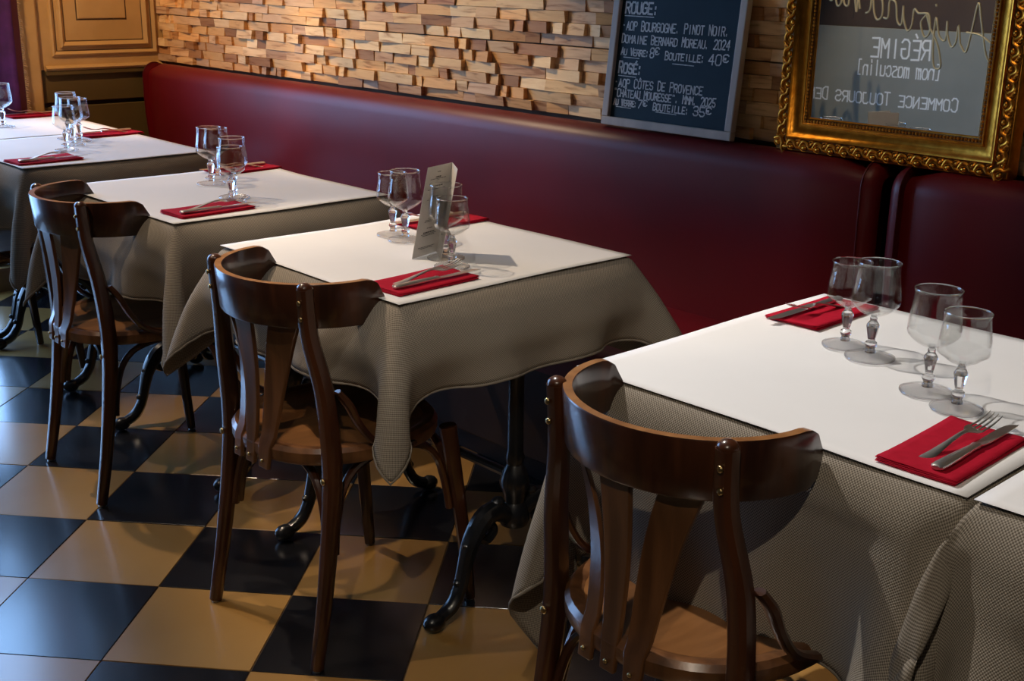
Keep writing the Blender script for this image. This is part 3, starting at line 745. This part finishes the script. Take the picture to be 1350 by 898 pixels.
def make_fork():
    o=empty('table_fork')
    hs=[(-.10,.0060,.0016,.001),(-.098,.0095,.0018,.0012),(-.085,.0100,.0018,.002),(-.05,.0072,.0018,.004),(-.01,.0040,.0022,.010),(.015,.0032,.0022,.013),(.028,.0038,.002,.0125)]
    MB().sweep(spline([(0,y,z) for y,_,_,z in hs],3),lerpl([a for _,a,_,_ in hs],19),lerpl([b for _,_,b,_ in hs],19),10).build('handle',M['steel'],o)
    # palm
    V=[];F=[]; rows=[(.026,.0040,.0125),(.034,.0085,.0108),(.042,.0112,.0088),(.052,.0118,.0075)]
    for y,w,z in rows:
        for k in range(5): u=k/4*2-1; V.append((u*w,y,z+.0015*u*u))
    m=len(V)
    for y,w,z in rows:
        for k in range(5): u=k/4*2-1; V.append((u*w,y,z+.0015*u*u-.0016))
    for i in range(3):
        for k in range(4): a=i*5+k; F+=[(a,a+1,a+6,a+5),(m+a,m+a+5,m+a+6,m+a+1)]
    for i in range(3): a=i*5; F+=[(a,a+5,m+a+5,m+a),(a+4,m+a+4,m+a+9,a+9)]
    for k in range(4): F+=[(15+k,16+k,m+16+k,m+15+k),(k,m+k,m+k+1,k+1)]
    MB().add(V,F).build('palm',M['steel'],o,deg=60)
    for k in range(4):
        x=(k-1.5)*.0064
        p=spline([(x,.050,.0078),(x,.070,.0085),(x*.98,.088,.0125),(x*.96,.098,.0165)],4)
        MB().sweep(p,lerpl([.0017,.0016,.0014,.0007],len(p)),lerpl([.0010,.0010,.0009,.0006],len(p)),8).build('tine',M['steel'],o)
    return o
NZ=TZ+.0046
nap0,kn0,fk0=make_napkin(),make_knife(),make_fork()
first=True
# (napkin x,y,rot deg), facing 0 = diner at the chair, 1 = diner on the banquette
SET=[(-.692,1.487,2,0,'in the foreground near the right edge of the nearest table'),
 (-1.200,1.955,1,1,'at the far left corner of the nearest table'),
 (-1.868,1.515,3,0,'in front of the menu card beside the middle chair'),
 (-2.312,1.945,0,1,'behind the menu card against the banquette side'),
 (-2.808,1.560,3,0,'at the front of the table between the two left chairs'),
 (-3.330,1.982,2,1,'at the back of the table between the two left chairs'),
 (-3.868,1.570,4,0,'at the front of the fourth table back'),
 (-4.340,2.025,2,1,'at the back of the fourth table back'),
 (-5.055,2.030,0,1,'on the farthest table below the curtain')]
for x,y,r,face,where in SET:
    if first: n,k,f=nap0,kn0,fk0
    else: n,k,f=copy_tree(nap0),copy_tree(kn0),copy_tree(fk0)
    first=False
    rz=math.radians(r)+(PI if face else 0)
    n.location=(x,y,NZ); n.rotation_euler=(0,0,rz)
    def at(dx,dy): return (x+dx*math.cos(rz)-dy*math.sin(rz),y+dx*math.sin(rz)+dy*math.cos(rz))
    a=at(.022,.022); k.location=(a[0],a[1],NZ+.0062); k.rotation_euler=(0,0,rz-math.radians(1))
    a=at(-.003,.005); f.location=(a[0],a[1],NZ+.0085); f.rotation_euler=(math.radians(6),math.radians(8),rz-math.radians(7))
    tag(n,'red folded paper napkin '+where,'napkin','red napkins'); tag(k,'steel table knife '+where,'knife','table knives'); tag(f,'steel table fork '+where,'fork','table forks')
# ------------------------------------------------------------ menu card
def menu():
    o=empty('menu_card',(-2.046,1.631,TZ+.004)); tag(o,'tall cream folded menu card standing between the glasses on the second nearest table','menu')
    w,h=.095,.205
    ax=Vector((-.26,.965,0)).normalized(); nrm=Vector((ax.y,-ax.x,0))   # nrm points to +x
    upv=(Vector((0,0,1))+nrm*.10+ax*.17).normalized()
    def leaf(name,orig,axv,up,m,wd):
        nn=axv.cross(up).normalized(); V=[];
        for t in (0,.0006):
            for a,b in ((0,0),(1,0),(1,1),(0,1)): V.append(orig+axv*(a*wd)+up*(b*h)+nn*t)
        return mesh(name,V,[(3,2,1,0),(4,5,6,7),(0,1,5,4),(1,2,6,5),(2,3,7,6),(3,0,4,7)],m,o),nn
    lf,nn=leaf('front_leaf',Vector((0,0,0)),ax,upv,M['menu'],w)
    ax2=(ax*.75-nrm*.66).normalized(); leaf('back_leaf',ax*w+Vector((0,0,0)),-ax2,upv,M['menu'],w)
    # printing: lines of small type
    r=random.Random(4); mb=MB()
    lines=[(.93,.13,.0022),(.875,.22,.003),(.855,.62,.0014),(.84,.10,.001),(.775,.46,.003),(.755,.30,.0014),(.742,.70,.0014),(.66,.24,.002),(.645,.5,.0012),(.63,.62,.0012),(.42,.24,.0016),(.40,.46,.0014),(.385,.5,.0014),(.31,.22,.0018),(.262,.46,.003),(.244,.6,.0014),(.228,.5,.0014),(.10,.66,.0012),(.085,.5,.0012)]
    s=-1 if nn.dot(nrm)<0 else 1
    for v,l,t in lines:
        u=.5-l/2
        while u<.5+l/2:
            d=r.uniform(.02,.06); e=min(u+d,.5+l/2)
            q=[ax*(w*a)+upv*(h*v+b)+nrm*.0010 for a,b in ((u,-t/2),(e,-t/2),(e,t/2),(u,t/2))]
            mb.add(q,[(0,1,2,3)]); u=e+.012
    mb.build('printing',M['ink'],o,smooth=False)
menu()
# ------------------------------------------------------------ stroke lettering
FONT={'A':"002640 1232",'B':"00062645443303 334241300 0".replace(' 0','0') ,'C':"4536160501103041",'D':"00062645412000",'E':"46060040 0333",'G':"45361605011030414323",'H':"0006 4046 0343",'I':"2026",'J':"2646 4641301001",'L':"060040",'M':"0006234640",'N':"00064046",'O':"160501103041453616",'P':"00063645443303",'R':"00063645443303 2340",'S':"453616050413334241301001",'T':"0646 2620",'U':"060110304146",'V':"062046",
'0':"160501103041453616",'2':"05163645440040",'3':"05163645443313 334241301001",'4':"360242 3630",'5':"460603334241301001",'7':"064610",'8':"130405163645443313 1302011030414233",'€':"4536160501103041 0323 0222",',':"1110",'"':"1615 3635",':':"1413 1110",'.':"1323",'[':"36161030",']':"16363010",'É':"46060040 0333 2738",'Ô':"160501103041453616 172837",'Â':"002640 1232 172837",'Î':"2026 172837",
'n':"0004 0314344340",'o':"140301103041433414",'m':"0004 0314232420 2334444340",'a':"4334140301103041 4440",'s':"44140332413000",'c':"4334140301103041",'u':"040110304144 4440",'l':"2620",'i':"2420 2625",' ':""}
FONT['B']="00062645443303 3342413000"
def lettering(name,text,origin,right,up,nrm,size,width,m,parent,stroke=.0022,r=None,small=1.0):
    stroke*=1.3; cnt=0
    """strokes as thin ribbons; size = cap height, width = whole line width"""
    r=r or random.Random(len(text)); mb=MB(); n=len(text); adv=width/n
    for i,chx in enumerate(text):
        g=FONT.get(chx,''); sz=size*(1 if i==0 or text[i-1] in ' "' or chx.isdigit() or chx in '[]:' else small)
        if chx=='€': sz*=.7
        wob=r.uniform(-.03,.03); dz=r.uniform(-.02,.02)*size+(size*.35 if chx=='€' else 0)
        for st in g.split():
            P=[]
            for k in range(0,len(st)-1,2):
                x=int(st[k])/4*adv*.74+i*adv; y=int(st[k+1])/6*sz+dz; x+=wob*y+r.uniform(-.012,.012)*sz; y+=r.uniform(-.012,.012)*sz
                P.append((x,y))
            for (xa,ya),(xb,yb) in zip(P,P[1:]):
                dx,dy=xb-xa,yb-ya; L=math.hypot(dx,dy)+1e-9; px,py=-dy/L*stroke/2,dx/L*stroke/2; ex,ey=dx/L*stroke*.35,dy/L*stroke*.35
                q=[(xa-ex+px,ya-ey+py),(xa-ex-px,ya-ey-py),(xb+ex-px,yb+ey-py),(xb+ex+px,yb+ey+py)]
                mb.add([origin+right*a+up*b+nrm*(.0004+cnt*1.5e-6) for a,b in q],[(0,1,2,3)]); cnt+=1
    o=mb.build(name,m,parent,smooth=False); o['kind']='stuff'; return o
# ------------------------------------------------------------ chalkboard leaning on the wall
def chalkboard():
    W_=.463; H_=.47; o=empty('chalkboard',(-2.388,2.612,.952)); 
    tag(o,'dark blue chalkboard wine list in grey wooden frame leaning on the wood wall','chalkboard')
    o.rotation_euler=(math.radians(-6),0,0)
    t=.022; fw=.024
    MB().box(fw*.7,W_-fw*.7,.004,.012,fw*.7,H_-fw*.7).build('slate',M['slate'],o,smooth=False)
    def bar(a,b,c,d):
        q=MB().box(a,b,-.008,.014,c,d).build('frame_bar',M['greywood'],o,smooth=False); bevel(q,.003,2)
    bar(0,W_,0,fw); bar(0,W_,H_-fw,H_); bar(0,fw,fw,H_-fw); bar(W_-fw,W_,fw,H_-fw)
    R=Vector((1,0,0));U=Vector((0,0,1)); Nn=Vector((0,-1,0)); r=random.Random(9)
    def line(txt,x,z,wd,sz,small=.8,st=.0028):
        z=.312-(.312-z)*.925+.002; lettering('lettering',txt,Vector((x,.0036,z)),R,U,Nn,sz,wd,M['chalk'],o,st,r,small)
    def under(x,z,wd):
        z=.312-(.312-z)*.925+.002; MB().add([(x,.0032,z),(x+wd,.0032,z-.001),(x+wd,.0032,z+.0015),(x,.0032,z+.0025)],[(0,1,2,3)]).build('underline',M['chalk'],o,smooth=False)
    line('ROUGE:',.040,.312,.125,.030,1,.0042); under(.038,.303,.108)
    line('.AOP BOURGOGNE, PINOT NOIR,',.036,.262,.375,.026,.88)
    line('DOMAINE BERNARD MOREAU, 2024',.038,.224,.380,.024,.85)
    line('AU VERRE:',.040,.188,.105,.020,.8); under(.05,.180,.06); line('8€',.147,.186,.036,.026,1)
    line('BOUTEILLE:',.202,.184,.140,.022,.8); under(.23,.172,.075); line('40€',.352,.180,.070,.027,1)
    line('ROSÉ:',.038,.134,.092,.031,.85,.0042); under(.038,.124,.068)
    line('.AOP CÔTES DE PROVENCE',.030,.092,.318,.025,.85)
    line('"CHÂTEAU MOURESSE", MMM, 2025',.030,.062,.365,.022,.9)
    line('AU VERRE:',.032,.036,.090,.018,.85); under(.042,.030,.058); line('7€',.124,.034,.038,.022,1)
    line('BOUTEILLE:',.180,.033,.130,.020,.9); under(.19,.0275,.075); line('35€',.322,.032,.066,.024,1)
chalkboard()
# ------------------------------------------------------------ gilt mirror
def mirror():
    x0,x1,z0,z1=-1.792,-1.178,.948,1.86; yb=2.635
    o=empty('gilt_mirror',((x0+x1)/2,yb,z0)); tag(o,'large mirror in carved gilt frame above the banquette joint','mirror')
    cx=(x0+x1)/2; X=(x1-x0)/2; H=z1-z0; FW=.088
    MB().box(-X+FW-.01,X-FW+.01,.0,.004,FW-.01,H-FW+.01).build('mirror_glass',M['mirror'],o,smooth=False)
    fr=None
    # profile from outer edge (t=0) to inner (t=FW): (t, protrusion)
    prof=[(0,-.030),(0,.012),(.004,.016),(.032,.020),(.035,.026),(.038,.024),(.041,.017),(.052,.009),(.066,.008),(.068,.013),(.071,.013),(.073,.009),(.084,.006),(.088,-.002)]
    V=[];F=[]; cs=[(-X,0,1,1),(X,0,-1,1),(X,H,-1,-1),(-X,H,1,-1)]
    for x,z,sx,sz in cs:
        for t,d in prof: V.append((x+sx*t,-d,z+sz*t))
    n=len(prof)
    for k in range(4):
        l=(k+1)%4
        for i in range(n-1): F.append((k*n+i,l*n+i,l*n+i+1,k*n+i+1))
    fr=mesh('frame',V,F,M['gold'],o); shade(fr,50)
    fr.data.materials.append(M['gold_dark'])
    for p in fr.data.polygons:
        i=p.index%(n-1)
        if i in (2,11): p.material_index=1
    # back board
    MB().box(-X+.004,X-.004,.004,.028,.004,H-.004).build('backing',M['gold_dark'],o,smooth=False)
    # carved ornament: S-scroll with leaf and bud, repeated along the outer band
    def orn():
        mb=MB()
        a=spline([(-.022,0,-.008),(-.012,0,.008),(.002,0,.006),(.010,0,-.006),(.022,0,-.009)],5)
        mb.sweep(a,lerpl([.003,.0050,.0052,.0044,.003],len(a)),lerpl([.003,.006,.0065,.006,.003],len(a)),8,up=(0,1,0))
        for x,z,rx,rz,rt in ((-.007,-.0065,.0075,.0056,0),(.014,.0055,.0060,.0048,.4),(-.016,.0095,.0045,.0035,.8)):
            V=[];q=MB().ell((0,0,0),rx,.0055,rz,10,6); mb.add([(x+p[0]*math.cos(rt)-p[2]*math.sin(rt),p[1],z+p[0]*math.sin(rt)+p[2]*math.cos(rt)) for p in q.v],q.f)
            c=[(x+(rx+.0028)*math.cos(t),-.001,z+(rz+.0028)*math.sin(t)) for t in np.linspace(rt+.6,rt+5.2,12)]
            mb.sweep(c,lerpl([.0008,.0016,.0016,.0008],12),None,6,up=(0,1,0))
        for k in range(4):   # leaf fingers
            ang=.25+k*.38; b=(.016,0,-.006)
            c=spline([(.004+k*.004,-.001,.0015*k-.003),(.008+k*.004+.005*math.cos(ang),-.002,.003+.003*k),(.010+.004*k+.008*math.cos(ang+.5),0,.006+.0025*k)],4)
            mb.sweep(c,lerpl([.001,.0026,.001],len(c)),lerpl([.001,.0045,.001],len(c)),6,up=(0,1,0))
        return mb
    om=orn(); me=None
    def place(src,cx_,cz_,rot,flip,sc=1.0,name='carved_scroll'):
        nonlocal_me=src
        q=bpy.data.objects.new(name,src); link(q,fr); q.location=(cx_,-.0185,cz_); q.rotation_euler=(0,rot,0); q.scale=(sc,1,sc*flip if flip else sc); return q
    t=om.build('carved_scroll',M['gold'],fr); me=t.data; t.location=(-X+.018,-.0185,.018); t.rotation_euler=(0,math.radians(45),0)
    N1=15
    for k in range(1,N1): place(me,-X+.018+(2*X-.036)*k/N1,.018,0,1)
    place(me,X-.018,.018,math.radians(-45),1)
    N2=23
    for k in range(1,N2):
        z=.018+(H-.036)*k/N2
        place(me,-X+.018,z,-PI/2,1); place(me,X-.018,z,-PI/2,-1)
    for k in range(0,N1+1): place(me,-X+.018+(2*X-.036)*k/N1,H-.018,0,-1)
    # inner beading: small beads joined
    bd=MB(); t0=.078
    L=2*X-2*t0; n=int(L/.0085)
    def bead(x,z,k): bd.ell((x,-.0075,z),.0040 if k%2 else .0028,.0035,.0040,6,4)
    for k in range(n+1):
        bead(-X+t0+L*k/n,t0,k); bead(-X+t0+L*k/n,H-t0,k)
    L=H-2*t0; n=int(L/.0085)
    for k in range(1,n):
        bead(-X+t0,t0+L*k/n,k); bead(X-t0,t0+L*k/n,k)
    b=bd.build('beading',M['gold'],fr); b['kind']='stuff'
mirror()
# ------------------------------------------------------------ the opposite side, seen in the mirror
def opposite():
    o=empty('sign_board',(-3.98,YF+.02,.36)); tag(o,'grey-green lettered board seen reflected in the gilt mirror','sign')
    b=MB().box(-1.1,1.1,-.01,.01,0,.70).build('panel',M['greyboard'],o,smooth=False); bevel(b,.003)
    for x in (-.62,.62): MB().box(x-.006,x+.006,.01,.014,0,.70).build('panel_joint',M['winframe'],o,smooth=False)
    R=Vector((-1,0,0));U=Vector((0,0,1));Nn=Vector((0,1,0)); z0=.36
    r=random.Random(2)
    def line(t,xs,z,wd,sz,small,st): lettering('lettering',t,Vector((xs+3.98,.0105,z-z0)),R,U,Nn,sz,wd,M['ledwhite'],o,st,r,small)
    line('RÉGIME',-3.78,.880,.42,.115,1,.009)
    line('[nom masculin]',-3.70,.765,.58,.095,1,.0065)
    line('COMMENCE TOUJOURS DEMAIN',-3.56,.585,1.22,.080,.85,.007)
    # script tube sign hung in front of the board, reading left to right from the tables
    s=empty('script_sign',(-3.12,-1.30,.93)); tag(s,'brass-coloured cursive script sign reflected in the mirror top','sign')
    W=[ # cursive Aujourd'hui, one stroke per letter group, x rightwards when read
     [(0,-.02),(.05,.02),(.10,.16),(.13,.24),(.15,.10),(.17,0),(.21,.03)],
     [(.03,.08),(.10,.10),(.18,.09)],
     [(.21,.03),(.23,.11),(.235,.03),(.26,0),(.29,.05),(.30,.11),(.30,.02),(.34,.03),(.37,.11),(.37,-.02),(.35,-.12),(.31,-.11),(.34,-.02),(.40,.05)],
     [(.40,.05),(.43,.11),(.41,.10),(.40,.03),(.43,0),(.46,.06),(.43,.11),(.48,.10),(.51,.11),(.515,.03),(.54,0),(.57,.05),(.58,.11),(.58,.02),(.61,.03),(.63,.11),(.67,.11),(.67,.03),(.70,.02)],
     [(.76,.10),(.72,.10),(.71,.03),(.74,0),(.77,.05),(.80,.24),(.79,.05),(.82,.01)],
     [(.84,.24),(.83,.18)],
     [(.86,.02),(.90,.16),(.91,.25),(.89,.22),(.88,0),(.91,.09),(.94,.10),(.94,.02),(.97,.02),(.99,.10),(.99,.02),(1.02,0),(1.05,.10),(1.05,.02),(1.08,.02),(1.10,.10),(1.10,.02),(1.13,.02)],
     [(.375,.16),(.38,.17)],[(1.105,.15),(1.11,.16)]]
    for st in W:
        p=spline([(-(x*1.0),0,z*1.15+x*.27) for x,z in st],5)
        MB().sweep(p,.006,None,8,up=(0,1,0)).build('tube',M['scriptgold'],s)
    for x in (-.13,-.90): MB().sweep([(x,0,.2),(x,0,ZC+.05-.98)],.001,None,6).build('wire',M['blackmetal'],s)
    # chandelier
    c=empty('chandelier',(-3.35,-.4,1.28)); tag(c,'small crystal chandelier reflected at the mirror top','chandelier')
    MB().lathe([(.0,.30),(.02,.30),(.025,.24),(.01,.22),(.01,.62),(.0,.62)],16).build('stem',M['brass'],c)
    MB().sweep([(0,0,.62),(0,0,ZC+.05-1.28)],.004,None,8).build('chain',M['brass'],c)
    rr=random.Random(8)
    for R_,z in ((.17,.16),(.11,.06)):
        MB().sweep([(R_*math.cos(2*PI*k/24),R_*math.sin(2*PI*k/24),z) for k in range(24)],.005,None,8,closed=True).build('ring',M['brass'],c)
        nn=16 if R_>.15 else 10
        for k in range(nn):
            a=2*PI*k/nn; x,y=R_*math.cos(a),R_*math.sin(a)
            MB().lathe([(0,-.045),(.009,-.028),(.006,-.008),(0,-.002)],6,(x,y,z)).build('crystal',M['stem'],c,smooth=False)
    for k in range(4):
        a=PI/4+k*PI/2; MB().sweep([(0,0,.24),(.17*math.cos(a),.17*math.sin(a),.16)],.003,None,6).build('arm',M['brass'],c)
opposite()
# ------------------------------------------------------------ curtain at the far left
def curtain():
    o=empty('curtain',(XL+.06,1.8,0)); tag(o,'purple curtain with dark red fringed border at far left beside cream casing','curtain')
    def strip(y0,y1,name,m,amp,x=.0,thick=.003,edge=0):
        V=[];F=[];n=30;k=24
        for i in range(n+1):
            for j in range(k+1):
                y=y0+(y1-y0)*i/n; z=.02+2.35*j/k
                V.append((x+amp*math.sin(y*70),y-1.8+(edge*math.sin(z*90+1.3*math.sin(z*37)) if i==n else 0),z))
        for i in range(n):
            for j in range(k): p=i*(k+1)+j; F.append((p,p+k+1,p+k+2,p+1))
        q=mesh(name,V,F,m,o,True); s=q.modifiers.new('t','SOLIDIFY'); s.thickness=thick
    strip(1.92,2.012,'cloth',M['curtain'],.012)
    strip(2.012,2.040,'border',M['border'],.004,.004)
    mb=MB(); r=random.Random(1)
    z=.05
    while z<2.35:
        L=.006+r.random()*.012; mb.sweep([(.006,2.038-1.8,z),(.008,2.038-1.8+L,z-.006)],[.004,.0015],None,5); z+=.009
    q=mb.build('fringe',M['fringe'],o); q['kind']='stuff'
    MB().sweep([(0,.05,2.40),(0,.3,2.40)],.012,None,10).build('rod',M['brass'],o)
curtain()
# ------------------------------------------------------------ ceiling spotlights, added fills among them
def spots():
    for k,(x,y,ax,ay,az,wt,cone,col) in enumerate(SPOTS):
        o=empty('ceiling_spotlight',(x,y,ZC+.05)); tag(o,'small black ceiling spotlight out of frame','lamp','ceiling spotlights above the tables')
        d=(Vector((ax,ay,az))-Vector((x,y,ZC-.08))).normalized()
        q=d.to_track_quat('-Z','Y')
        b=MB().lathe([(.0,.06),(.03,.06),(.034,.05),(.036,-.04),(.033,-.04),(.030,.02),(0,.02)],20).build('housing',M['blackmetal'],o); b.location=(0,0,-.13); b.rotation_mode='QUATERNION'; b.rotation_quaternion=q
        MB().sweep([(0,0,0),(0,0,-.08)],.008,None,8).build('stem',M['blackmetal'],o)
        l=bpy.data.lights.new('spot','SPOT'); l.energy=wt; l.color=col; l.spot_size=math.radians(cone); l.spot_blend=.6; l.shadow_soft_size=.022
        lo=bpy.data.objects.new('spot',l); link(lo,o); lo.location=Vector((0,0,-.13))+d*.05; lo.rotation_mode='QUATERNION'; lo.rotation_quaternion=q
spots()
